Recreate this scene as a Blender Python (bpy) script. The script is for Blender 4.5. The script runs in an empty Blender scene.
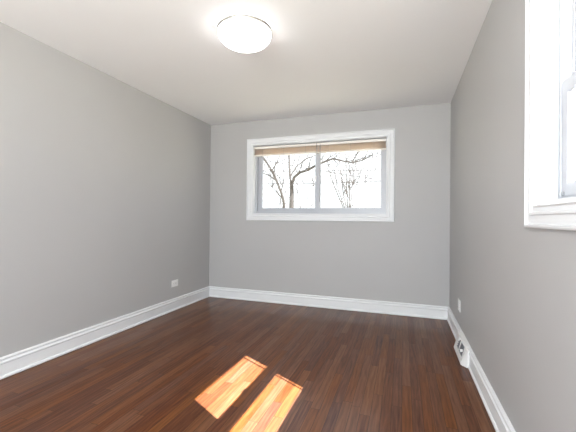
import bpy, bmesh, math, random
from mathutils import Vector, Matrix, noise

random.seed(11)
scene = bpy.context.scene
COL = scene.collection
R = math.radians

# ------------------------------------------------------------------ camera
cam_d = bpy.data.cameras.new('camera')
cam = bpy.data.objects.new('camera', cam_d)
COL.objects.link(cam)
cam_d.sensor_fit = 'HORIZONTAL'
cam_d.sensor_width = 36.0
cam_d.lens = 334.35 * 36.0 / 576.0
cam_d.shift_y = 0.6122 / 576.0
cam_d.clip_start = 0.02
cam_d.clip_end = 500
YAW, PITCH, ROLL = R(19.0098), R(0.3385), R(0.5455)
cam.matrix_world = (Matrix.Translation((0, 0, 1.1175)) @ Matrix.Rotation(YAW, 4, 'Z')
                    @ Matrix.Rotation(R(90) + PITCH, 4, 'X') @ Matrix.Rotation(ROLL, 4, 'Z'))
scene.camera = cam

# ------------------------------------------------------------------ light, sky, exposure
world = bpy.data.worlds.new('sky')
scene.world = world
world.use_nodes = True
wn = world.node_tree.nodes
bg = wn['Background']
bg.inputs['Color'].default_value = (0.90, 0.95, 1.0, 1)
bg.inputs['Strength'].default_value = 4.2

SUN_DIR = Vector((-1.0, 0.55, -1.072)).normalized()
sun_d = bpy.data.lights.new('sun', 'SUN')
sun_d.energy = 47.0
sun_d.angle = R(0.35)
sun_d.color = (1.0, 0.98, 0.97)
sun = bpy.data.objects.new('sun', sun_d)
COL.objects.link(sun)
sun.rotation_euler = SUN_DIR.to_track_quat('-Z', 'Y').to_euler()
sun.location = (8, -3, 9)

# unseen area lamp added behind the viewer to brighten the room
fill_d = bpy.data.lights.new('fill_light', 'AREA')
fill_d.shape = 'RECTANGLE'; fill_d.size = 1.5; fill_d.size_y = 1.65
fill_d.energy = 118.0
fill_d.color = (0.90, 0.95, 1.0)
fill = bpy.data.objects.new('fill_light', fill_d)
COL.objects.link(fill)
fill.location = (-0.72, -1.78, 1.33)
fill.rotation_euler = (R(108), 0, R(-8))

LAMP_STRENGTH = 6.6
LAMP_COLOR = (1.0, 0.985, 0.975)

vs = scene.view_settings
vs.view_transform = 'Standard'
vs.look = 'None'
vs.gamma = 1.0
vs.use_curve_mapping = False
vs.exposure = 0.31

# ------------------------------------------------------------------ dimensions
XL, XR, YB, YF, H = -2.6074, 0.4976, 4.1461, -1.50, 2.44
WT = 0.24                                   # wall thickness

# ------------------------------------------------------------------ materials
def new_mat(name):
    m = bpy.data.materials.new(name)
    m.use_nodes = True
    nt = m.node_tree
    return m, nt, nt.nodes['Principled BSDF']

def nd(nt, typ, **kw):
    n = nt.nodes.new(typ)
    for k, v in kw.items():
        setattr(n, k, v)
    return n

def mth(nt, op, a, b=None, c=None):
    n = nd(nt, 'ShaderNodeMath', operation=op)
    for i, v in enumerate((a, b, c)):
        if v is None:
            continue
        if isinstance(v, (int, float)):
            n.inputs[i].default_value = v
        else:
            nt.links.new(v, n.inputs[i])
    return n.outputs[0]

def paint(name, col, rough=0.5, var=0.02, scale=6.0, bump=0.0, bscale=180.0, spec=0.5, metal=0.0):
    m, nt, p = new_mat(name)
    tc = nd(nt, 'ShaderNodeTexCoord')
    nz = nd(nt, 'ShaderNodeTexNoise')
    nz.inputs['Scale'].default_value = scale
    nz.inputs['Detail'].default_value = 4
    nt.links.new(tc.outputs['Object'], nz.inputs['Vector'])
    rp = nd(nt, 'ShaderNodeValToRGB')
    a = [max(0, c * (1 - var)) for c in col]
    b = [min(1, c * (1 + var)) for c in col]
    rp.color_ramp.elements[0].position = 0.3
    rp.color_ramp.elements[1].position = 0.7
    rp.color_ramp.elements[0].color = (*a, 1)
    rp.color_ramp.elements[1].color = (*b, 1)
    nt.links.new(nz.outputs['Fac'], rp.inputs['Fac'])
    nt.links.new(rp.outputs['Color'], p.inputs['Base Color'])
    p.inputs['Roughness'].default_value = rough
    p.inputs['Metallic'].default_value = metal
    p.inputs['Specular IOR Level'].default_value = spec
    if bump:
        n2 = nd(nt, 'ShaderNodeTexNoise')
        n2.inputs['Scale'].default_value = bscale
        nt.links.new(tc.outputs['Object'], n2.inputs['Vector'])
        bp = nd(nt, 'ShaderNodeBump')
        bp.inputs['Strength'].default_value = bump
        bp.inputs['Distance'].default_value = 0.002
        nt.links.new(n2.outputs['Fac'], bp.inputs['Height'])
        nt.links.new(bp.outputs['Normal'], p.inputs['Normal'])
    return m

M = {}
M['wall'] = paint('grey_wall_paint', (0.475, 0.470, 0.468), 0.50, 0.015, 1.5, 0.12, 260, 0.28)
M['ceiling'] = paint('white_ceiling_paint', (0.88, 0.882, 0.89), 0.8, 0.01, 1.2, 0.12, 220, 0.2)
M['trim'] = paint('white_semi_gloss_trim', (0.80, 0.81, 0.825), 0.42, 0.01, 5, spec=0.22)
M['vinyl'] = paint('shaded_white_vinyl', (0.50, 0.515, 0.555), 0.35, 0.01, 5)  # shade on the white sash is put into this grey-blue base
M['alu'] = paint('added_storm_frame_white', (0.62, 0.64, 0.67), 0.4, 0.02, 8)
M['plate'] = paint('white_plastic', (0.86, 0.86, 0.85), 0.3, 0.005, 5)
M['dark'] = paint('dark_recess', (0.03, 0.03, 0.033), 0.6, 0.1, 20)
M['louver'] = paint('grey_louver_metal', (0.30, 0.31, 0.33), 0.4, 0.04, 20)
M['register'] = paint('register_white_enamel', (0.80, 0.80, 0.79), 0.35, 0.01, 20)
M['nickel'] = paint('brushed_nickel', (0.55, 0.53, 0.50), 0.35, 0.04, 40, metal=0.9)
M['screw'] = paint('screw_metal', (0.5, 0.5, 0.5), 0.35, 0.04, 40, metal=0.8)
M['siding'] = paint('pale_soffit_paint', (0.70, 0.72, 0.74), 0.6, 0.03, 3)
M['brick'] = paint('outer_wall_render', (0.50, 0.42, 0.37), 0.8, 0.08, 8)
M['lawn'] = paint('pale_winter_lawn', (0.52, 0.48, 0.36), 0.95, 0.15, 1.5)
M['bark'] = paint('grey_bark', (0.060, 0.053, 0.050), 0.9, 0.3, 9, 0.5, 30)
M['twig'] = paint('pale_twig_bark', (0.085, 0.075, 0.07), 0.9, 0.2, 9)
M['wire'] = paint('wire_rubber', (0.10, 0.10, 0.11), 0.6, 0.05, 9)
M['pole'] = paint('weathered_pole_wood', (0.26, 0.22, 0.18), 0.9, 0.2, 6)
M['cord'] = paint('blind_cord', (0.62, 0.61, 0.60), 0.7, 0.02, 30)
M['wand'] = paint('clear_grey_wand', (0.42, 0.43, 0.45), 0.25, 0.02, 30)

# translucent cream blind slats
m, nt, p = new_mat('cream_blind_slat')
p.inputs['Base Color'].default_value = (0.95, 0.91, 0.86, 1)
p.inputs['Roughness'].default_value = 0.4
tl = nd(nt, 'ShaderNodeBsdfTranslucent')
tl.inputs['Color'].default_value = (1.0, 0.91, 0.84, 1)
tc = nd(nt, 'ShaderNodeTexCoord'); nz = nd(nt, 'ShaderNodeTexNoise'); nz.inputs['Scale'].default_value = 14
nt.links.new(tc.outputs['Object'], nz.inputs['Vector'])
mx = nd(nt, 'ShaderNodeMixShader')
nt.links.new(mth(nt, 'MULTIPLY_ADD', nz.outputs['Fac'], 0.06, 0.55), mx.inputs[0])
nt.links.new(p.outputs[0], mx.inputs[1]); nt.links.new(tl.outputs[0], mx.inputs[2])
nt.links.new(mx.outputs[0], nt.nodes['Material Output'].inputs['Surface'])
M['slat'] = m
M['rail'] = paint('cream_blind_rail', (0.86, 0.82, 0.76), 0.35, 0.01, 10)

# glass panes: transparent with a faint reflection on the outer skin of each pane
def glass_material(name, tint):
    m, nt, p = new_mat(name)
    nt.nodes.remove(p)
    tr = nd(nt, 'ShaderNodeBsdfTransparent'); tr.inputs['Color'].default_value = (*tint, 1)
    gl = nd(nt, 'ShaderNodeBsdfGlossy'); gl.inputs['Roughness'].default_value = 0.02
    fr = nd(nt, 'ShaderNodeFresnel'); fr.inputs['IOR'].default_value = 1.35
    ge = nd(nt, 'ShaderNodeNewGeometry')
    mx = nd(nt, 'ShaderNodeMixShader')
    nt.links.new(mth(nt, 'MULTIPLY', fr.outputs[0], mth(nt, 'SUBTRACT', 1.0, ge.outputs['Backfacing'])), mx.inputs[0])
    nt.links.new(tr.outputs[0], mx.inputs[1]); nt.links.new(gl.outputs[0], mx.inputs[2])
    nt.links.new(mx.outputs[0], nt.nodes['Material Output'].inputs['Surface'])
    return m
M['glass'] = glass_material('clear_window_glass', (0.98, 0.985, 0.98))
M['tinted'] = glass_material('tinted_window_glass', (0.62, 0.625, 0.62))

# lit glass bowl of the lamp
m, nt, p = new_mat('lit_opal_glass')
p.inputs['Base Color'].default_value = (0.9, 0.88, 0.85, 1)
p.inputs['Roughness'].default_value = 0.25
p.inputs['Emission Color'].default_value = (*LAMP_COLOR, 1)
p.inputs['Emission Strength'].default_value = LAMP_STRENGTH
M['opal'] = m

# stained oak strip floor, strips run along Y
def floor_material():
    m, nt, p = new_mat('stained_oak_strips')
    L = nt.links.new
    tc = nd(nt, 'ShaderNodeTexCoord')
    sp = nd(nt, 'ShaderNodeSeparateXYZ'); L(tc.outputs['Object'], sp.inputs[0])
    W = 0.057
    xs = mth(nt, 'DIVIDE', sp.outputs['X'], W)
    row = mth(nt, 'FLOOR', xs)
    fx = mth(nt, 'FRACT', xs)
    w1 = nd(nt, 'ShaderNodeTexWhiteNoise', noise_dimensions='1D'); L(row, w1.inputs['W'])
    w1b = nd(nt, 'ShaderNodeTexWhiteNoise', noise_dimensions='1D'); L(mth(nt, 'ADD', row, 77.3), w1b.inputs['W'])
    ln = mth(nt, 'MULTIPLY_ADD', w1b.outputs['Value'], 0.7, 0.55)
    ys = mth(nt, 'DIVIDE', mth(nt, 'ADD', sp.outputs['Y'], mth(nt, 'MULTIPLY', w1.outputs['Value'], 5.0)), ln)
    seg = mth(nt, 'FLOOR', ys)
    fy = mth(nt, 'FRACT', ys)
    cid = nd(nt, 'ShaderNodeCombineXYZ'); L(row, cid.inputs[0]); L(seg, cid.inputs[1])
    w2 = nd(nt, 'ShaderNodeTexWhiteNoise', noise_dimensions='3D'); L(cid.outputs[0], w2.inputs['Vector'])
    rnd = w2.outputs['Value']
    sc = nd(nt, 'ShaderNodeSeparateColor'); L(w2.outputs['Color'], sc.inputs[0])
    # grain coordinates, shifted per strip
    gc = nd(nt, 'ShaderNodeCombineXYZ')
    L(mth(nt, 'ADD', sp.outputs['X'], mth(nt, 'MULTIPLY', rnd, 31.0)), gc.inputs[0])
    L(mth(nt, 'MULTIPLY', mth(nt, 'ADD', sp.outputs['Y'], mth(nt, 'MULTIPLY', sc.outputs[1], 17.0)), 0.055), gc.inputs[1])
    L(mth(nt, 'MULTIPLY', rnd, 9.0), gc.inputs[2])
    n1 = nd(nt, 'ShaderNodeTexNoise'); n1.inputs['Scale'].default_value = 95; n1.inputs['Detail'].default_value = 6
    n1.inputs['Roughness'].default_value = 0.55; L(gc.outputs[0], n1.inputs['Vector'])
    # cathedral figure
    g2 = nd(nt, 'ShaderNodeCombineXYZ')
    L(mth(nt, 'ADD', sp.outputs['X'], mth(nt, 'MULTIPLY', rnd, 13.0)), g2.inputs[0])
    L(mth(nt, 'MULTIPLY', mth(nt, 'ADD', sp.outputs['Y'], mth(nt, 'MULTIPLY', sc.outputs[2], 7.0)), 0.16), g2.inputs[1])
    wv = nd(nt, 'ShaderNodeTexWave', wave_type='BANDS', bands_direction='X')
    wv.inputs['Scale'].default_value = 11; wv.inputs['Distortion'].default_value = 9
    wv.inputs['Detail'].default_value = 2.5; wv.inputs['Detail Scale'].default_value = 1.3
    L(g2.outputs[0], wv.inputs['Vector'])
    # broad stain wear in the room
    n3 = nd(nt, 'ShaderNodeTexNoise'); n3.inputs['Scale'].default_value = 1.7; n3.inputs['Detail'].default_value = 3
    L(tc.outputs['Object'], n3.inputs['Vector'])
    v = mth(nt, 'MULTIPLY_ADD', n1.outputs['Fac'], 0.50, 0.07)
    v = mth(nt, 'MULTIPLY_ADD', wv.outputs['Fac'], 0.09, v)
    v = mth(nt, 'MULTIPLY_ADD', rnd, 0.19, v)
    v = mth(nt, 'MULTIPLY_ADD', n3.outputs['Fac'], 0.18, v)
    rp = nd(nt, 'ShaderNodeValToRGB')
    cr = rp.color_ramp
    cr.elements[0].position = 0.34; cr.elements[0].color = (0.060, 0.0205, 0.0088, 1)
    cr.elements[1].position = 0.86; cr.elements[1].color = (0.235, 0.095, 0.041, 1)
    e = cr.elements.new(0.60); e.color = (0.146, 0.0535, 0.0225, 1)
    L(v, rp.inputs['Fac'])
    # hue drift per strip
    hs = nd(nt, 'ShaderNodeHueSaturation')
    L(rp.outputs['Color'], hs.inputs['Color'])
    L(mth(nt, 'MULTIPLY_ADD', sc.outputs[0], 0.009, 0.4955), hs.inputs['Hue'])
    L(mth(nt, 'MULTIPLY_ADD', sc.outputs[1], 0.18, 0.90), hs.inputs['Saturation'])
    # seams
    ex = mth(nt, 'MINIMUM', fx, mth(nt, 'SUBTRACT', 1.0, fx))
    sx = mth(nt, 'LESS_THAN', ex, 0.018)
    ey = mth(nt, 'MULTIPLY', mth(nt, 'MINIMUM', fy, mth(nt, 'SUBTRACT', 1.0, fy)), ln)
    sy = mth(nt, 'LESS_THAN', ey, 0.0012)
    seam = mth(nt, 'MAXIMUM', sx, sy)
    mc = nd(nt, 'ShaderNodeMix', data_type='RGBA')
    L(mth(nt, 'MULTIPLY', seam, 0.75), mc.inputs['Factor'])
    L(hs.outputs['Color'], mc.inputs['A']); mc.inputs['B'].default_value = (0.014, 0.007, 0.005, 1)
    L(mc.outputs['Result'], p.inputs['Base Color'])
    L(mth(nt, 'MULTIPLY_ADD', n1.outputs['Fac'], 0.04, 0.27), p.inputs['Roughness'])
    p.inputs['Specular IOR Level'].default_value = 0.09
    p.inputs['Coat Weight'].default_value = 0.22
    p.inputs['Coat Roughness'].default_value = 0.14
    hgt = mth(nt, 'MULTIPLY_ADD', seam, -1.0, mth(nt, 'MULTIPLY', n1.outputs['Fac'], 0.35))
    hgt = mth(nt, 'MULTIPLY_ADD', rnd, 0.3, hgt)
    bp = nd(nt, 'ShaderNodeBump'); bp.inputs['Strength'].default_value = 0.10; bp.inputs['Distance'].default_value = 0.002
    L(hgt, bp.inputs['Height']); L(bp.outputs['Normal'], p.inputs['Normal'])
    return m
M['floor'] = floor_material()

# ------------------------------------------------------------------ mesh helpers
def link(name, bm, mat, parent=None, smooth=False, bevel=0.0, loc=None):
    bmesh.ops.recalc_face_normals(bm, faces=bm.faces[:])
    me = bpy.data.meshes.new(name)
    bm.to_mesh(me); bm.free()
    if smooth:
        for f in me.polygons: f.use_smooth = True
    o = bpy.data.objects.new(name, me)
    COL.objects.link(o)
    if mat: me.materials.append(mat)
    if parent: o.parent = parent
    if loc: o.location = loc
    if bevel:
        b = o.modifiers.new('bevel', 'BEVEL'); b.width = bevel; b.segments = 2; b.limit_method = 'ANGLE'
    return o

def box(bm, x0, x1, y0, y1, z0, z1):
    vs_ = [bm.verts.new((x, y, z)) for x in (x0, x1) for y in (y0, y1) for z in (z0, z1)]
    for f in ((0, 1, 3, 2), (4, 6, 7, 5), (0, 4, 5, 1), (2, 3, 7, 6), (0, 2, 6, 4), (1, 5, 7, 3)):
        bm.faces.new([vs_[i] for i in f])

def boxes(name, lst, mat, parent=None, **kw):
    bm = bmesh.new()
    for b in lst: box(bm, *b)
    return link(name, bm, mat, parent, **kw)

def tube(bm, pts, rads, n=6, caps=True):
    pts = [Vector(p_) for p_ in pts]
    rings = []
    for i, p_ in enumerate(pts):
        a = pts[max(i - 1, 0)]; b = pts[min(i + 1, len(pts) - 1)]
        t = (b - a).normalized()
        u = t.cross(Vector((0, 0, 1)))
        if u.length < 0.1: u = t.cross(Vector((1, 0, 0)))
        u.normalize(); v = t.cross(u)
        rr = rads[i] if isinstance(rads, (list, tuple)) else rads
        rings.append([bm.verts.new(p_ + (u * math.cos(2 * math.pi * k / n) + v * math.sin(2 * math.pi * k / n)) * rr) for k in range(n)])
    for i in range(len(rings) - 1):
        for k in range(n):
            bm.faces.new((rings[i][k], rings[i][(k + 1) % n], rings[i + 1][(k + 1) % n], rings[i + 1][k]))
    if caps:
        bm.faces.new(rings[0]); bm.faces.new(rings[-1])

def lathe(bm, prof, n=64):
    rings = []
    for r, z in prof:
        if r < 1e-6: rings.append([bm.verts.new((0, 0, z))])
        else: rings.append([bm.verts.new((r * math.cos(2 * math.pi * k / n), r * math.sin(2 * math.pi * k / n), z)) for k in range(n)])
    for a, b in zip(rings, rings[1:]):
        for k in range(n):
            q = [a[k % len(a)], a[(k + 1) % n % len(a)], b[(k + 1) % n % len(b)], b[k % len(b)]]
            q = list(dict.fromkeys(q))
            if len(q) > 2: bm.faces.new(q)

def frame_sweep(bm, u0, u1, z0, z1, prof, to3d):
    """mitred rectangular frame; prof = closed list of (inset from outer edge, protrusion)."""
    rings = []
    for (su, sz) in ((0, 0), (1, 0), (1, 1), (0, 1)):
        ring = []
        for w, d in prof:
            u = (u0 + w) if su == 0 else (u1 - w)
            z = (z0 + w) if sz == 0 else (z1 - w)
            ring.append(bm.verts.new(to3d(u, z, d)))
        rings.append(ring)
    k = len(prof)
    for i in range(4):
        a, b = rings[i], rings[(i + 1) % 4]
        for j in range(k):
            bm.faces.new((a[j], a[(j + 1) % k], b[(j + 1) % k], b[j]))

def empty(name, loc, label=None, cat=None, group=None, kind=None, rotz=0):
    o = bpy.data.objects.new(name, None); COL.objects.link(o)
    o.location = loc; o.rotation_euler = (0, 0, rotz); o.empty_display_size = 0.05
    tag(o, label, cat, group, kind)
    return o

def tag(o, label=None, cat=None, group=None, kind=None):
    if label: o['label'] = label
    if cat: o['category'] = cat
    if group: o['group'] = group
    if kind: o['kind'] = kind
    return o

def offset_children(root):
    """parts were written in world coordinates: make them relative to the root."""
    inv = Matrix.Translation(root.location).inverted() if not root.rotation_euler.z else (Matrix.Translation(root.location) @ Matrix.Rotation(root.rotation_euler.z, 4, 'Z')).inverted()
    for c in root.children:
        c.matrix_parent_inverse = inv

# ------------------------------------------------------------------ room shell
# openings (inner edges of the jambs)
BW = dict(x0=-1.930, x1=-0.195, z0=1.185, z1=2.100)     # rear wall window
RW = dict(y0=0.690, y1=1.547, z0=1.185, z1=2.110)       # right wall window

tag(boxes('floor', [(XL - WT, XR + WT, YF - WT, YB + WT, -0.12, 0)], M['floor']),
    'glossy reddish brown oak strip floor', 'floor', kind='structure')
tag(boxes('ceiling', [(XL - WT, XR + WT, YF - WT, YB + WT, H, H + 0.12)], M['ceiling']),
    'smooth white painted ceiling', 'ceiling', kind='structure')
tag(boxes('wall_left', [(XL - WT, XL, YF - WT, YB + WT, 0, H)], M['wall']), 'long plain light grey wall', 'wall', kind='structure')

def holed_wall(name, u0, u1, z0, z1, hu0, hu1, hz0, hz1, to3, label):
    bm = bmesh.new()
    us = [u0, hu0, hu1, u1]; zs = [z0, hz0, hz1, z1]
    V = {}
    for s in (0, 1):
        for i, u in enumerate(us):
            for j, z in enumerate(zs):
                V[s, i, j] = bm.verts.new(to3(u, z, s))
    for i in range(3):
        for j in range(3):
            if (i, j) == (1, 1): continue
            for s in (0, 1):
                bm.faces.new((V[s, i, j], V[s, i + 1, j], V[s, i + 1, j + 1], V[s, i, j + 1]))
    for (a, b) in (((1, 1), (2, 1)), ((2, 1), (2, 2)), ((2, 2), (1, 2)), ((1, 2), (1, 1))):
        bm.faces.new((V[0, a[0], a[1]], V[0, b[0], b[1]], V[1, b[0], b[1]], V[1, a[0], a[1]]))
    outer = [(i, 0) for i in range(4)] + [(3, j) for j in range(1, 4)] + [(i, 3) for i in (2, 1, 0)] + [(0, j) for j in (2, 1)]
    for a, b in zip(outer, outer[1:] + outer[:1]):
        bm.faces.new((V[0, a[0], a[1]], V[0, b[0], b[1]], V[1, b[0], b[1]], V[1, a[0], a[1]]))
    return tag(link(name, bm, M['wall']), label, 'wall', kind='structure')

holed_wall('wall_back', XL, XR, 0, H, BW['x0'] - .012, BW['x1'] + .012, BW['z0'] - .012, BW['z1'] + .012,
           lambda u, z, s: (u, YB + s * WT, z), 'light grey end wall with the wide low window')
holed_wall('wall_right', YF - WT, YB + WT, 0, H, RW['y0'] - .012, RW['y1'] + .012, RW['z0'] - .012, RW['z1'] + .012,
           lambda u, z, s: (XR + s * WT, u, z), 'light grey wall with the tall window')

FW = dict(x0=-1.52, x1=.06, z0=.45, z1=2.20)
holed_wall('wall_front', XL, XR, 0, H, FW['x0'] - .012, FW['x1'] + .012, FW['z0'] - .012, FW['z1'] + .012,
           lambda u, z, s: (u, YF - s * WT, z), 'light grey wall behind the viewer with an added opening for fill light')

# baseboards: mitred profile (distance from wall, height)
BBP = [(0.0005, 0.0), (0.021, 0.0), (0.021, 0.005), (0.028, 0.005), (0.028, 0.012), (0.024, 0.020), (0.0185, 0.024), (0.0175, 0.104), (0.0225, 0.110),
       (0.0225, 0.120), (0.0150, 0.1255), (0.0125, 0.134), (0.0185, 0.141), (0.0175, 0.149), (0.0105, 0.155), (0.0005, 0.155)]
BBP = [(d, z if z < .03 else .03 + (z - .03) * .93) for d, z in BBP]
def baseboard(name, pA, pB, nrm, mA, mB, label, cut=None):
    """pA->pB along the wall foot; nrm into the room; mA/mB mitre signs."""
    A, B, n = Vector(pA), Vector(pB), Vector(nrm)
    t = (B - A).normalized()
    bm = bmesh.new()
    spans = [(0, (B - A).length, True, True)]
    if cut: spans = [(0, cut[0], True, False), (cut[1], (B - A).length, False, True)]
    for s0, s1, ma, mb in spans:
        ra = [bm.verts.new(A + t * (s0 + (d if ma else 0)) + n * d + Vector((0, 0, z))) for d, z in BBP]
        rb = [bm.verts.new(A + t * (s1 - (d if mb else 0)) + n * d + Vector((0, 0, z))) for d, z in BBP]
        k = len(BBP)
        for j in range(k):
            bm.faces.new((ra[j], ra[(j + 1) % k], rb[(j + 1) % k], rb[j]))
        bm.faces.new(ra); bm.faces.new(rb)
    return tag(link(name, bm, M['trim']), label, 'baseboard', kind='structure')
baseboard('baseboard_left', (XL, YF, 0), (XL, YB, 0), (1, 0, 0), 1, 1, 'white moulded baseboard along the long left wall')
baseboard('baseboard_back', (XL, YB, 0), (XR, YB, 0), (0, -1, 0), 1, 1, 'white moulded baseboard under the wide window')
REG0, REG1 = 2.84, 3.27
baseboard('baseboard_right', (XR, YF, 0), (XR, YB, 0), (-1, 0, 0), 1, 1,
          'white moulded baseboard of the right wall, interrupted by the floor register', cut=(REG0 + .012 - YF, REG1 - .012 - YF))
baseboard('baseboard_front', (XL, YF, 0), (XR, YF, 0), (0, 1, 0), 1, 1, 'white baseboard behind the viewer')

# ------------------------------------------------------------------ windows
CASE = [(0.0, 0.0006), (0.0, 0.018), (0.006, 0.022), (0.013, 0.022), (0.016, 0.012), (0.030, 0.013), (0.049, 0.012),
        (0.053, 0.0185), (0.061, 0.0185), (0.064, 0.012), (0.079, 0.010), (0.084, 0.016), (0.089, 0.016), (0.091, 0.012), (0.091, 0.0006)]

def rect_frame(bm, u0, u1, z0, z1, w, d0, d1, to3, wb=None, wt=None, wl=None, wr=None):
    """simple square-section frame of bar width w between depths d0,d1"""
    wb = w if wb is None else wb; wt = w if wt is None else wt
    wl = w if wl is None else wl; wr = w if wr is None else wr
    o = [(u0, z0), (u1, z0), (u1, z1), (u0, z1)]
    i_ = [(u0 + wl, z0 + wb), (u1 - wr, z0 + wb), (u1 - wr, z1 - wt), (u0 + wl, z1 - wt)]
    R4 = [[bm.verts.new(to3(u, z, d)) for (u, z) in lst] for lst, d in ((o, d0), (i_, d0), (i_, d1), (o, d1))]
    for a, b in zip(R4, R4[1:] + R4[:1]):
        for k in range(4):
            bm.faces.new((a[k], a[(k + 1) % 4], b[(k + 1) % 4], b[k]))

def pane(name, parent, u0, u1, z0, z1, d, to3, mat='glass'):
    bm = bmesh.new()
    vs_ = []
    for dd in (d, d + 0.004):
        vs_.append([bm.verts.new(to3(u, z, dd)) for u, z in ((u0, z0), (u1, z0), (u1, z1), (u0, z1))])
    bm.faces.new(vs_[0]); bm.faces.new(vs_[1])
    for k in range(4):
        bm.faces.new((vs_[0][k], vs_[0][(k + 1) % 4], vs_[1][(k + 1) % 4], vs_[1][k]))
    return link(name, bm, M[mat], parent)

# --- window_1: wide slider in the end wall; depth d measured outwards from the wall face
w1 = empty('window_1', (0, 0, 0), 'wide low sliding window with two panes in the end wall', 'window', kind='structure')
tb = lambda u, z, d: (u, YB + d, z)
tbn = lambda u, z, d: (u, YB - d, z)
bm = bmesh.new(); frame_sweep(bm, BW['x0'] - .095, BW['x1'] + .095, BW['z0'] - .095, BW['z1'] + .095, CASE, tbn)
link('window_casing', bm, M['trim'], w1)
bm = bmesh.new(); rect_frame(bm, BW['x0'] - .012, BW['x1'] + .012, BW['z0'] - .012, BW['z1'] + .012, .012, 0.0, WT, tb)
link('window_jamb', bm, M['trim'], w1)
bm = bmesh.new()
rect_frame(bm, BW['x0'], BW['x1'], BW['z0'], BW['z1'], .016, 0.058, 0.15, tb, wb=.020)
rect_frame(bm, BW['x0'] + .016, BW['x1'] - .016, BW['z0'] + .02, BW['z1'] - .016, .010, 0.064, 0.074, tb)
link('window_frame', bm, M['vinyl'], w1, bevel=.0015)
zb, zt = BW['z0'] + .02, BW['z1'] - .016
for (u0, u1, d0, nm) in ((BW['x0'] + .016, -1.022, .108, 0), (-1.088, BW['x1'] - .016, .078, 1)):
    bm = bmesh.new()
    rect_frame(bm, u0, u1, zb, zt, .046, d0, d0 + .026, tb, wl=.064 if nm == 0 else .06, wr=.060 if nm == 0 else .048, wb=.050)
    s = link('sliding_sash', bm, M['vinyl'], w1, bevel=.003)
    bm = bmesh.new()
    rect_frame(bm, u0 + (.062 if nm == 0 else .058), u1 - .044, zb + .048, zt - .044, .007, d0 + .004, d0 + .022, tb)
    link('glazing_bead', bm, M['vinyl'], s)
    pane('glass_pane', s, u0 + .045, u1 - .045, zb + .049, zt - .045, d0 + .012, tb, 'tinted')
    if nm == 1:
        boxes('sash_latch', [(-1.084, -1.070, YB + .066, YB + .078, 1.60, 1.68)], M['plate'], s, bevel=.003)

# --- window_2: double hung in the right wall; depth outwards from the wall face
w2 = empty('window_2', (0, 0, 0), 'tall double hung window with white casing in the right wall', 'window', kind='structure')
tr_ = lambda u, z, d: (XR + d, u, z)
trn = lambda u, z, d: (XR - d, u, z)
bm = bmesh.new(); frame_sweep(bm, RW['y0'] - .095, RW['y1'] + .095, RW['z0'] - .095, RW['z1'] + .095, CASE, trn)
link('window_casing', bm, M['trim'], w2)
bm = bmesh.new(); rect_frame(bm, RW['y0'] - .012, RW['y1'] + .012, RW['z0'] - .012, RW['z1'] + .012, .012, 0.0, WT, tr_)
link('window_jamb', bm, M['trim'], w2)
bm = bmesh.new()
rect_frame(bm, RW['y0'], RW['y1'], RW['z0'], RW['z1'], .018, 0.062, 0.155, tr_, wb=.022)
rect_frame(bm, RW['y0'], RW['y1'], RW['z0'], RW['z1'], .030, 0.098, 0.104, tr_, wb=.022)
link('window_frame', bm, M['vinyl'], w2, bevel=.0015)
bm = bmesh.new()
rect_frame(bm, RW['y0'] + .0005, RW['y1'] - .0005, RW['z0'] + .0005, RW['z1'] - .0005, .013, 0.036, 0.050, tr_)
link('inner_stop', bm, M['trim'], w2, bevel=.002)
MR0, MR1 = 1.592, 1.642
for (z0, z1, d0, nm) in ((RW['z0'] + .022, MR1, .066, 0), (MR0, RW['z1'] - .018, .108, 1)):
    u0, u1 = RW['y0'] + .018, RW['y1'] - .018
    bm = bmesh.new()
    rect_frame(bm, u0, u1, z0, z1, .048, d0, d0 + .030, tr_, wb=.050, wt=.050)
    s = link('hung_sash', bm, M['vinyl'], w2, bevel=.004)
    bm = bmesh.new()
    rect_frame(bm, u0 + .046, u1 - .046, z0 + .048, z1 - .048, .006, d0 + .005, d0 + .025, tr_)
    link('glazing_bead', bm, M['vinyl'], s)
    pane('glass_pane', s, u0 + .047, u1 - .047, z0 + .049, z1 - .049, d0 + .014, tr_)
    if nm == 0:
        yc = (u0 + u1) / 2
        boxes('sash_lock', [(XR + .062, XR + .092, yc - .03, yc + .03, z1, z1 + .005), (XR + .072, XR + .08, yc - .008, yc + .025, z1 + .005, z1 + .008)],
              M['plate'], s, bevel=.002)
        boxes('tilt_latch', [(XR + .060, XR + .066, u1 - .030, u1 - .012, z0 + .006, z0 + .020)], M['louver'], s, bevel=.002)
# unseen storm frame, added with bars placed to shape the sun patches
bm = bmesh.new()
rect_frame(bm, RW['y0'], RW['y1'], RW['z0'], RW['z1'], .030, .158, .172, tr_, wb=.045, wr=.040)
box(bm, XR + .158, XR + .170, RW['y0'] + .03, RW['y1'] - .04, 1.630, 1.690)
box(bm, XR + .160, XR + .168, RW['y1'] - .148, RW['y1'] - .135, RW['z0'] + .04, RW['z1'] - .03)
link('added_storm_frame', bm, M['alu'], w2, bevel=.002)

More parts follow.
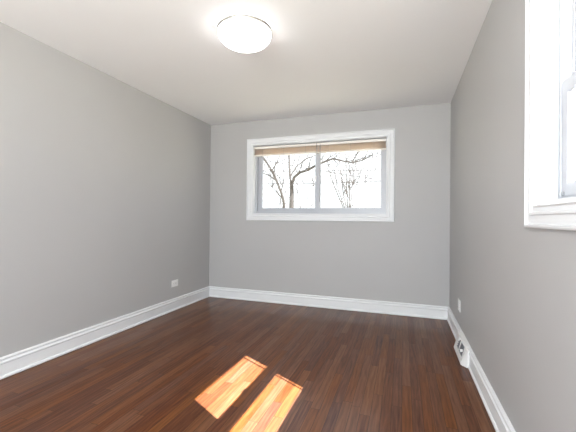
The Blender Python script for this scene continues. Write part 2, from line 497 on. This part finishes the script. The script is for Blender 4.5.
# --- fill_window: unseen window added behind the viewer to let the fill light in
w3 = empty('fill_window', (0, 0, 0), 'unseen picture window added behind the viewer for fill light', 'window', kind='structure')
tf = lambda u, z, d: (u, YF - d, z)
tfn = lambda u, z, d: (u, YF + d, z)
bm = bmesh.new(); frame_sweep(bm, FW['x0'] - .095, FW['x1'] + .095, FW['z0'] - .095, FW['z1'] + .095, CASE, tfn)
link('window_casing', bm, M['trim'], w3)
bm = bmesh.new(); rect_frame(bm, FW['x0'] - .012, FW['x1'] + .012, FW['z0'] - .012, FW['z1'] + .012, .012, 0.0, WT, tf)
link('window_jamb', bm, M['trim'], w3)
bm = bmesh.new(); rect_frame(bm, FW['x0'], FW['x1'], FW['z0'], FW['z1'], .05, 0.07, 0.12, tf)
link('window_frame', bm, M['vinyl'], w3)
pane('glass_pane', w3, FW['x0'] + .045, FW['x1'] - .045, FW['z0'] + .045, FW['z1'] - .045, .09, tf)

# ------------------------------------------------------------------ blinds
def blind(name, axis, u0, u1, ztop, zbot, d0, d1, nslat, label, group=None, cords=(), wand=None, pull=None, tilt=0.0):
    """raised venetian blind; d0..d1 depth outwards from the wall face"""
    to = (lambda u, d, z: (u, YB + d, z)) if axis == 'x' else (lambda u, d, z: (XR + d, u, z))
    uc, dc = (u0 + u1) / 2, (d0 + d1) / 2
    root = empty(name, to(uc, dc, ztop), label, 'blind', group)
    def bb(lst, nm, mat, bev=.0015):
        bm = bmesh.new()
        for (a, b, c, d, e, f) in lst:
            p0, p1 = to(a, c, e), to(b, d, f)
            box(bm, min(p0[0], p1[0]), max(p0[0], p1[0]), min(p0[1], p1[1]), max(p0[1], p1[1]), e, f)
        return link(nm, bm, mat, root, bevel=bev)
    bb([(u0, u1, d0 + .004, d1 - .002, ztop - .030, ztop)], 'headrail', M['rail'])
    # slats: individually curved leaves stacked in one mesh each
    gap = (ztop - .034 - zbot - .016) / nslat
    for i in range(nslat):
        bm = bmesh.new()
        z = zbot + .018 + gap * (i + .5)
        n = 6; top = []; bot = []
        jit = random.uniform(-.0008, .0008); jz = random.uniform(-.0006, .0006)
        for k in range(n + 1):
            f = k / n
            d = d0 + (d1 - d0) * f + jit
            zz = z + .0022 * math.sin(math.pi * f) + (f - .5) * tilt + jz
            sag = lambda uu: 0
            top.append([bm.verts.new(to(uu, d, zz + .0005)) for uu in (u0 + .002, uc, u1 - .002)])
            bot.append([bm.verts.new(to(uu, d, zz - .0005)) for uu in (u0 + .002, uc, u1 - .002)])
        for k in range(n):
            for j in range(2):
                bm.faces.new((top[k][j], top[k][j + 1], top[k + 1][j + 1], top[k + 1][j]))
                bm.faces.new((bot[k][j], bot[k][j + 1], bot[k + 1][j + 1], bot[k + 1][j]))
            for j in (0, 2):
                bm.faces.new((top[k][j], top[k + 1][j], bot[k + 1][j], bot[k][j]))
        for j in range(2):
            for k in (0, n):
                bm.faces.new((top[k][j], top[k][j + 1], bot[k][j + 1], bot[k][j]))
        link('slat', bm, M['slat'], root)
    bb([(u0 + .001, u1 - .001, d0 + .003, d1 - .003, zbot, zbot + .016)], 'bottom_rail', M['rail'], .003)
    for c in cords:
        bm = bmesh.new()
        for dd in (d0 - .0025, d1 + .0025):
            tube(bm, [to(c, dd, ztop - .028), to(c, dd, zbot + .004)], .0013, 5)
        link('ladder_cord', bm, M['cord'], root)
    if wand:
        bm = bmesh.new()
        tube(bm, [to(wand[0], d0 - .010, ztop - .022), to(wand[0], d0 - .013, ztop - .05), to(wand[0] + .002, d0 - .013, wand[1] + .02), to(wand[0] + .002, d0 - .013, wand[1])],
             [.0022, .0040, .0040, .0052], 6)
        tube(bm, [to(wand[0], d0 + .006, ztop - .018), to(wand[0], d0 - .010, ztop - .018), to(wand[0], d0 - .0105, ztop - .026)], .0022, 6)
        link('tilt_wand', bm, M['wand'], root)
    if pull:
        bm = bmesh.new()
        for k in (-1, 1):
            tube(bm, [to(pull[0] + k * .002, d0 - .003, ztop - .026), to(pull[0] + k * .003, d0 - .005, (ztop + pull[1]) / 2), to(pull[0], d0 - .005, pull[1] + .03)], .0011, 5)
        cd = link('pull_cord', bm, M['cord'], root)
        bm = bmesh.new()
        tube(bm, [to(pull[0], d0 - .005, pull[1] + .034), to(pull[0], d0 - .005, pull[1] + .02), to(pull[0], d0 - .005, pull[1])], [.0025, .0055, .0065], 8)
        link('cord_tassel', bm, M['plate'], cd)
    offset_children(root)
    return root

blind('venetian_blind', 'x', BW['x0'] + .004, -1.062, 2.088, 1.962, .008, .050, 12,
      'cream slatted blind drawn up over the left pane of the wide window', 'blinds of the wide window',
      cords=(-1.80, -1.50, -1.20))
blind('venetian_blind', 'x', -1.050, BW['x1'] - .004, 2.088, 1.958, .008, .050, 12,
      'cream slatted blind drawn up over the right pane of the wide window, with tilt wand', 'blinds of the wide window',
      cords=(-.90, -.62, -.34), wand=(-1.005, 1.335))
blind('venetian_blind', 'y', RW['y0'] + .004, RW['y1'] - .004, 2.098, 1.968, .004, .034, 20,
      'white slatted blind drawn up at the top of the tall window, long cord hanging', None,
      cords=(.82, 1.12, 1.44), pull=(1.535, 1.325))

# ------------------------------------------------------------------ ceiling light
LX, LY = -1.056, 2.100
lamp = empty('ceiling_light', (LX, LY, H), 'round flush mount lamp with lit white glass bowl on the ceiling', 'ceiling light')
bm = bmesh.new(); lathe(bm, [(0, 0), (.150, 0), (.155, -.004), (.155, -.022), (.10, -.026), (0, -.026)])
link('ceiling_pan', bm, M['plate'], lamp, smooth=False)
bm = bmesh.new(); lathe(bm, [(.180, -.012), (.190, -.012), (.1925, -.018), (.1915, -.029), (.187, -.032), (.180, -.030), (.180, -.012)])
link('trim_ring', bm, M['nickel'], lamp, smooth=True)
prof = [(.150, -.0265), (.177, -.0265), (.1855, -.034)]
for k in range(1, 15):
    a = k / 14 * math.pi / 2
    prof.append((.1855 * math.cos(a) ** .75 if k < 14 else 0, -.034 - .088 * math.sin(a)))
bm = bmesh.new(); lathe(bm, prof)
link('glass_bowl', bm, M['opal'], lamp, smooth=True)
bm = bmesh.new(); lathe(bm, [(0, -.1215), (.008, -.1218), (.009, -.124), (.005, -.129), (0, -.130)], 20)
link('finial', bm, M['plate'], lamp, smooth=True)

# ------------------------------------------------------------------ outlets
def outlet(root, w, h, gangs, horizontal):
    """built facing +X at the origin, local Y across, Z up"""
    def plate_box(y0, y1, z0, z1, x0, x1, nm, mat, par, bev):
        bm = bmesh.new(); box(bm, x0, x1, y0, y1, z0, z1)
        return link(nm, bm, mat, par, bevel=bev)
    plate_box(-w / 2, w / 2, -h / 2, h / 2, .0005, .0065, 'cover_plate', M['plate'], root, .002)
    for g in gangs:
        for s in (-1, 1):
            cy, cz = (s * .0195, 0) if horizontal else (g, s * .0195)
            hw, hh = (.014, .0165) if horizontal else (.0165, .014)
            r = plate_box(cy - hw, cy + hw, cz - hh, cz + hh, .006, .0085, 'receptacle', M['plate'], root, .003)
            bm = bmesh.new()
            for q in (-1, 1):
                if horizontal: box(bm, .0082, .0090, cy - .004, cy + .004, cz + q * .0063 - .001, cz + q * .0063 + .001)
                else: box(bm, .0082, .0090, cy + q * .0063 - .001, cy + q * .0063 + .001, cz - .001, cz + .007)
            if horizontal: box(bm, .0082, .0090, cy - .0095, cy - .006, cz - .002, cz + .002)
            else: box(bm, .0082, .0090, cy - .002, cy + .002, cz - .0095, cz - .006)
            link('slots', bm, M['dark'], r)
        bm = bmesh.new(); lathe(bm, [(0, 0), (.003, 0), (.0028, .0012), (0, .0016)], 12)
        s_ = link('screw', bm, M['screw'], root)
        s_.rotation_euler = (0, R(90), 0); s_.location = (.0062, g, 0)

o = empty('wall_outlet', (XL, 3.382, .323), 'white sideways electrical outlet low on the long left wall', 'outlet')
outlet(o, .122, .080, [0], True)
o = empty('wall_outlet', (XR, 3.44, .334), 'white upright electrical outlet low on the right wall above the baseboard', 'outlet', rotz=R(180))
outlet(o, .118, .108, [-.023, .023], False)

# ------------------------------------------------------------------ baseboard register
reg = empty('baseboard_register', (XR, (REG0 + REG1) / 2, 0), 'white metal heating register with dark louvres set into the right baseboard', 'heating register')
L2 = (REG1 - REG0) / 2
# local: X into room is negative. profile of the housing (d from wall, z)
CK0, CK1 = .080, .100
hp = [(.0006, .0005), (.070, .0005), (.072, .012), (.066, .030), (.040, .128), (.034, .142), (.0006, .150)]
bm = bmesh.new()
# end cheeks, tapering back to the baseboard at both ends
hs = [(.0006, .0005), (.034, .0005), (.034, .012), (.032, .030), (.029, .120), (.027, .132), (.0006, .142)]
for (a, b, c) in ((-L2, -L2 + .045, -L2 + CK0), (L2, L2 - .022, L2 - CK1)):
    rings = [[bm.verts.new((-d, y, z)) for d, z in pr] for y, pr in ((a, hs), (b, hp), (c, hp))]
    for ra, rb in zip(rings, rings[1:]):
        for j in range(len(hp)):
            bm.faces.new((ra[j], ra[(j + 1) % len(hp)], rb[(j + 1) % len(hp)], rb[j]))
    bm.faces.new(rings[0]); bm.faces.new(rings[-1])
# lower lip, top cap and back
def slab(prof2, a, b):
    ra = [bm.verts.new((-d, a, z)) for d, z in prof2]; rb = [bm.verts.new((-d, b, z)) for d, z in prof2]
    for j in range(len(prof2)):
        bm.faces.new((ra[j], ra[(j + 1) % len(prof2)], rb[(j + 1) % len(prof2)], rb[j]))
    bm.faces.new(ra); bm.faces.new(rb)
slab([(.050, .0005), (.070, .0005), (.072, .012), (.066, .030), (.0625, .044), (.053, .044)], -L2 + CK0, L2 - CK1)
slab([(.0006, .150), (.034, .142), (.040, .128), (.0405, .1265), (.034, .1255), (.028, .134), (.0006, .138)], -L2 + CK0, L2 - CK1)
link('housing', bm, M['register'], reg, bevel=.0015)
bm = bmesh.new(); box(bm, -.012, -.0006, -L2 + CK0, L2 - CK1, .0005, .138)
box(bm, -.050, -.012, -L2 + CK0, L2 - CK1, .0005, .008)
link('duct_recess', bm, M['dark'], reg)
for k in range(3):
    z = .052 + k * .018
    d = .0590 - k * .0046
    bm = bmesh.new()
    vs_ = [bm.verts.new(p_) for p_ in ((-d, -L2 + CK0, z), (-d, L2 - CK1, z), (-d + .024, L2 - CK1, z + .016), (-d + .024, -L2 + CK0, z + .016))]
    bm.faces.new(vs_)
    bmesh.ops.solidify(bm, geom=bm.faces[:], thickness=.0015)
    link('louver', bm, M['louver'], reg)
bm = bmesh.new(); slab([(.062, .046), (.0415, .124), (.034, .124), (.054, .046)], .010, .020)
link('center_bar', bm, M['register'], reg, bevel=.001)
bm = bmesh.new(); box(bm, -.066, -.045, -L2 + .11, -L2 + .118, .078, .098)
link('damper_lever', bm, M['register'], reg, bevel=.001)

# ------------------------------------------------------------------ outside
bm = bmesh.new()
n = 26
gx = [-45 + 90 * i / n for i in range(n + 1)]; gy = [-25 + 95 * j / n for j in range(n + 1)]
def gz(x, y):
    t = max(0.0, (y - 14) / 30)
    return -0.85 + 3.4 * min(t, 1) ** 1.2 + 0.15 * noise.noise(Vector((x * .15, y * .15, 0)))
G = [[bm.verts.new((x, y, gz(x, y))) for y in gy] for x in gx]
for i in range(n):
    for j in range(n):
        bm.faces.new((G[i][j], G[i + 1][j], G[i + 1][j + 1], G[i][j + 1]))
tag(link('ground', bm, M['lawn'], smooth=True), 'pale winter lawn rising behind the house', 'ground', kind='structure')

# eave over the right wall
tag(boxes('trim_1', [(XR + WT, 1.05, -3.0, YB + .9, 2.44, 2.50), (1.03, 1.056, -3.0, YB + .9, 2.42, 2.60)], M['siding']),
    'pale roof eave outside the tall window', 'eave', kind='structure')

from math import sin, cos, pi
CAMZ = 1.1175
def at(px, py, Y):
    """point at world depth Y seen at a photo pixel, used to set real positions of the outdoor plants"""
    X_, Y_ = px - 288, py - 216.61
    c, s = cos(ROLL), sin(ROLL)
    X_, Y_ = X_ * c + Y_ * s, -X_ * s + Y_ * c
    f = 334.35
    d = f * cos(PITCH) + Y_ * sin(PITCH); z = f * sin(PITCH) - Y_ * cos(PITCH)
    rx = X_ * cos(YAW) - d * sin(YAW); ry = X_ * sin(YAW) + d * cos(YAW)
    t = Y / ry
    return Vector((rx * t, Y, CAMZ + z * t))

def twigs(bm, p, d, length, rad, depth, rng):
    """recursive bare branch"""
    pts = [p]; rads = [rad]
    segs = 4
    q = p.copy(); dd = d.normalized()
    for i in range(segs):
        dd = (dd + Vector((rng.uniform(-.28, .28), rng.uniform(-.28, .28), rng.uniform(-.12, .26)))).normalized()
        q = q + dd * length / segs
        pts.append(q.copy()); rads.append(rad * (1 - .55 * (i + 1) / segs))
    tube(bm, pts, rads, 5 if rad > .02 else 4)
    if depth > 0:
        for k in range(rng.choice((2, 3, 4))):
            i = rng.randint(1, segs)
            nd_ = (dd + Vector((rng.uniform(-1, 1), rng.uniform(-.8, .8), rng.uniform(-.35, .8))) * .9).normalized()
            twigs(bm, pts[i], nd_, length * rng.uniform(.5, .75), max(rads[i] * .7, .006), depth - 1, rng)

def limb(bm, pix, Y, r0, r1, rng, yj=.5, tw=1, twl=.9, tdepth=2):
    n_ = len(pix)
    pts = []
    for i, (a, b) in enumerate(pix):
        pts.append(at(a, b, Y + yj * i / max(1, n_ - 1)))
    rads = [r0 + (r1 - r0) * i / (n_ - 1) for i in range(n_)]
    tube(bm, pts, rads, 7)
    for i in range(1, n_):
        for k in range(tw):
            dd = (pts[i] - pts[i - 1]).normalized() + Vector((rng.uniform(-.9, .9), rng.uniform(-.8, .8), rng.uniform(-.2, 1.0)))
            twigs(bm, pts[i], dd, twl * rng.uniform(.7, 1.4), max(rads[i] * .5, .011), tdepth, rng)
    return pts

rng = random.Random(5)
# forked tree behind the left pane
Y0 = 11.0
base = at(291.5, 205, Y0); foot = gz(base.x, Y0) - .05
t = empty('bare_tree', (base.x, Y0, foot), 'bare forked tree with a long arching limb outside the wide window', 'tree', 'bare trees outside the wide window')
bm = bmesh.new()
tube(bm, [(base.x, Y0, foot), at(291.5, 205, Y0), at(291.8, 192, Y0), at(291.6, 182, Y0)], [.12, .085, .072, .066], 9)
limb(bm, [(291.0, 184), (289.6, 172), (289.2, 160), (288.6, 145), (288.0, 125)], Y0, .040, .026, rng, .5, 1, .8)
link('trunk', bm, M['bark'], t)
bm = bmesh.new()
pl_ = limb(bm, [(292.2, 183), (294.5, 177), (300, 172.5), (308, 169.8), (316, 165.5), (325, 161.5), (333, 158.6), (343, 161), (352, 162.6), (362, 160.5), (372, 155)], Y0, .052, .016, rng, -1.2, 1, .8)
limb(bm, [(352, 162.4), (355, 157), (358.5, 152.5), (363, 147)], Y0 - 1.0, .018, .010, rng, .1, 1, .4, 1)
limb(bm, [(333, 159), (338, 164), (341, 170)], Y0 - .8, .014, .006, rng, .1, 0)
link('arching_limb', bm, M['bark'], t)
bm = bmesh.new()
limb(bm, [(290.5, 176), (297, 166), (306, 159), (316, 155), (326, 150), (337, 142)], Y0, .026, .010, rng, .9, 2, .8)
link('upper_limb', bm, M['bark'], t)
offset_children(t)

# tree at the left side of the left pane
Y1 = 13.0
base = at(280, 206, Y1); foot = gz(base.x, Y1) - .05
t = empty('bare_tree', (base.x, Y1, foot), 'bare leaning tree at the left edge of the wide window', 'tree', 'bare trees outside the wide window')
bm = bmesh.new()
limb(bm, [(284.5, 214), (283.5, 200), (281, 192), (278, 184), (274, 174), (269, 166), (263, 157), (257, 146)], Y1, .058, .026, rng, -1.0, 1, .8)
tube(bm, [(at(284.5, 214, Y1).x, Y1, foot), at(284.5, 214, Y1)], [.10, .075], 8)
link('trunk', bm, M['bark'], t)
bm = bmesh.new()
limb(bm, [(276.8, 181), (270, 176), (263, 173), (254, 170)], Y1 - .4, .035, .014, rng, .6, 2, .8)
limb(bm, [(272, 170.5), (276, 164), (280, 155), (283, 144)], Y1 - .7, .028, .012, rng, .5, 2, .8)
link('side_limb', bm, M['bark'], t)
offset_children(t)

# many stemmed shrub behind the right pane
Y2 = 8.8
base = at(347, 208, Y2); foot = gz(base.x, Y2) - .05
t = empty('bare_shrub', (base.x, Y2, foot), 'bare many-stemmed shrub outside the right pane of the wide window', 'shrub')
for i, (top, r_) in enumerate((((327, 167), .013), ((332, 160), .012), ((339, 157), .011), ((346, 160), .011), ((350, 163), .012), ((355, 166), .012), ((361, 172), .011), ((366, 180), .010))):
    bm = bmesh.new()
    bx_ = 343 + i * 1.5
    mid = ((bx_ + top[0]) / 2 + rng.uniform(-1, 1), 188 + rng.uniform(-3, 3))
    pts = [Vector((base.x + (i - 3.5) * .03, Y2, foot)), at(bx_, 207, Y2), at(mid[0], mid[1], Y2 + (i % 3 - 1) * .3), at(top[0], top[1], Y2 + (i % 3 - 1) * .6)]
    tube(bm, pts, [r_ * 1.5, r_ * 1.2, r_, r_ * .5], 6)
    for p0 in pts[2:]:
        for k in range(2):
            twigs(bm, p0 - (pts[3] - pts[2]) * rng.uniform(0, .6), Vector((rng.uniform(-.6, .6), rng.uniform(-.5, .5), 1)), .5, r_ * .6, 1, rng)
    link('stem', bm, M['twig'], t)
offset_children(t)

# low bush under the forked tree
Y3 = 6.8
for (px_, py_, lab) in ((283, 198, 'low leafless bush left of the forked tree trunk'), (378, 200, 'low leafless bush at the right edge of the wide window')):
    base = at(px_, 207, Y3); foot = gz(base.x, Y3) - .03
    t = empty('bare_bush', (base.x, Y3, foot), lab, 'bush', 'low bushes outside the wide window')
    bm = bmesh.new()
    hgt = at(px_, py_ - 10, Y3).z - foot
    for k in range(9):
        a = k * 2.4
        dd = Vector((cos(a) * .28, sin(a) * .28, 1))
        p0 = Vector((base.x, Y3, foot)) + dd * .05
        p1 = p0 + dd.normalized() * hgt * rng.uniform(.55, .8)
        tube(bm, [p0, p1], [.012, .006], 5)
        twigs(bm, p1, dd, hgt * .35, .006, 2, rng)
    link('stems', bm, M['twig'], t)
    offset_children(t)

# power lines crossing the view, carried by a pole far to each side
Yp = 16.0
poles = []
cables = ((171.5, 170.5, 'uppermost level thin overhead cable outside the wide window', .018, .3),
          (184.5, 182.0, 'lower level overhead cable outside the wide window', .020, .6),
          (160.5, 181.0, 'slanting overhead cable outside the wide window', .015, .9))
PXL, PXR = at(150, 100, Yp).x, at(470, 100, Yp).x
def cable_z(k, x):
    za, zb_, lab, rr, dy = cables[k]
    A = at(262, za, Yp - dy); B = at(381, zb_, Yp - dy)
    u = x - (A.x + B.x) / 2
    return (A.z + B.z) / 2 + (B.z - A.z) / (B.x - A.x) * u + .004 * u * u
for (px_, lab) in ((PXL, 'wooden utility pole beyond the end wall, left of the wide window'), (PXR, 'wooden utility pole beyond the end wall, right of the wide window')):
    g0 = gz(px_, Yp) - .2
    t = empty('utility_pole', (px_, Yp, g0), lab, 'utility pole', 'utility poles behind the house')
    bm = bmesh.new(); tube(bm, [(px_, Yp, g0), (px_, Yp, 6.6)], [.14, .10], 12)
    link('post', bm, M['pole'], t)
    for k in range(3):
        z = cable_z(k, px_)
        boxes('bracket_arm', [(px_ - .04, px_ + .04, Yp - cables[k][4] - .06, Yp + .12, z - .13, z - .05)], M['pole'], t)
        bm = bmesh.new(); tube(bm, [(px_, Yp - cables[k][4], z - .05), (px_, Yp - cables[k][4], z - cables[k][3] - .003)], [.035, .025], 8)
        link('insulator', bm, M['plate'], t)
    offset_children(t)
for k, (za, zb_, lab, rr, dy) in enumerate(cables):
    bm = bmesh.new()
    pts = [(x, Yp - dy, cable_z(k, x)) for x in [PXL + (PXR - PXL) * q / 24 for q in range(25)]]
    tube(bm, pts, rr, 5)
    tag(link('overhead_cable', bm, M['wire']), lab, 'cable', 'overhead cables behind the house')

# tree seen through the tall window
def at_x(px, py, X):
    v = at(px, py, 1.0) - Vector((0, 0, CAMZ)); v.z = v.z
    return Vector((0, 0, CAMZ)) + v * (X / v.x)
X4 = 4.2
b0 = at_x(574.6, 184, X4)
foot = gz(b0.x, b0.y) - .05
t = empty('bare_tree', (b0.x, b0.y, foot), 'slim bare tree seen through the tall window in the right wall', 'tree')
bm = bmesh.new()
tube(bm, [(b0.x, b0.y, foot), b0, at_x(574.3, 150, X4), at_x(573.5, 110, X4), at_x(572.5, 80, X4)], [.045, .034, .030, .024, .014], 8)
for zz in (130, 112, 98, 84):
    for k in range(2):
        twigs(bm, at_x(573.9, zz, X4), Vector((rng.uniform(-1, 1), rng.uniform(-1, 1), .9)), .9, .012, 2, rng)
link('trunk', bm, M['bark'], t)
offset_children(t)
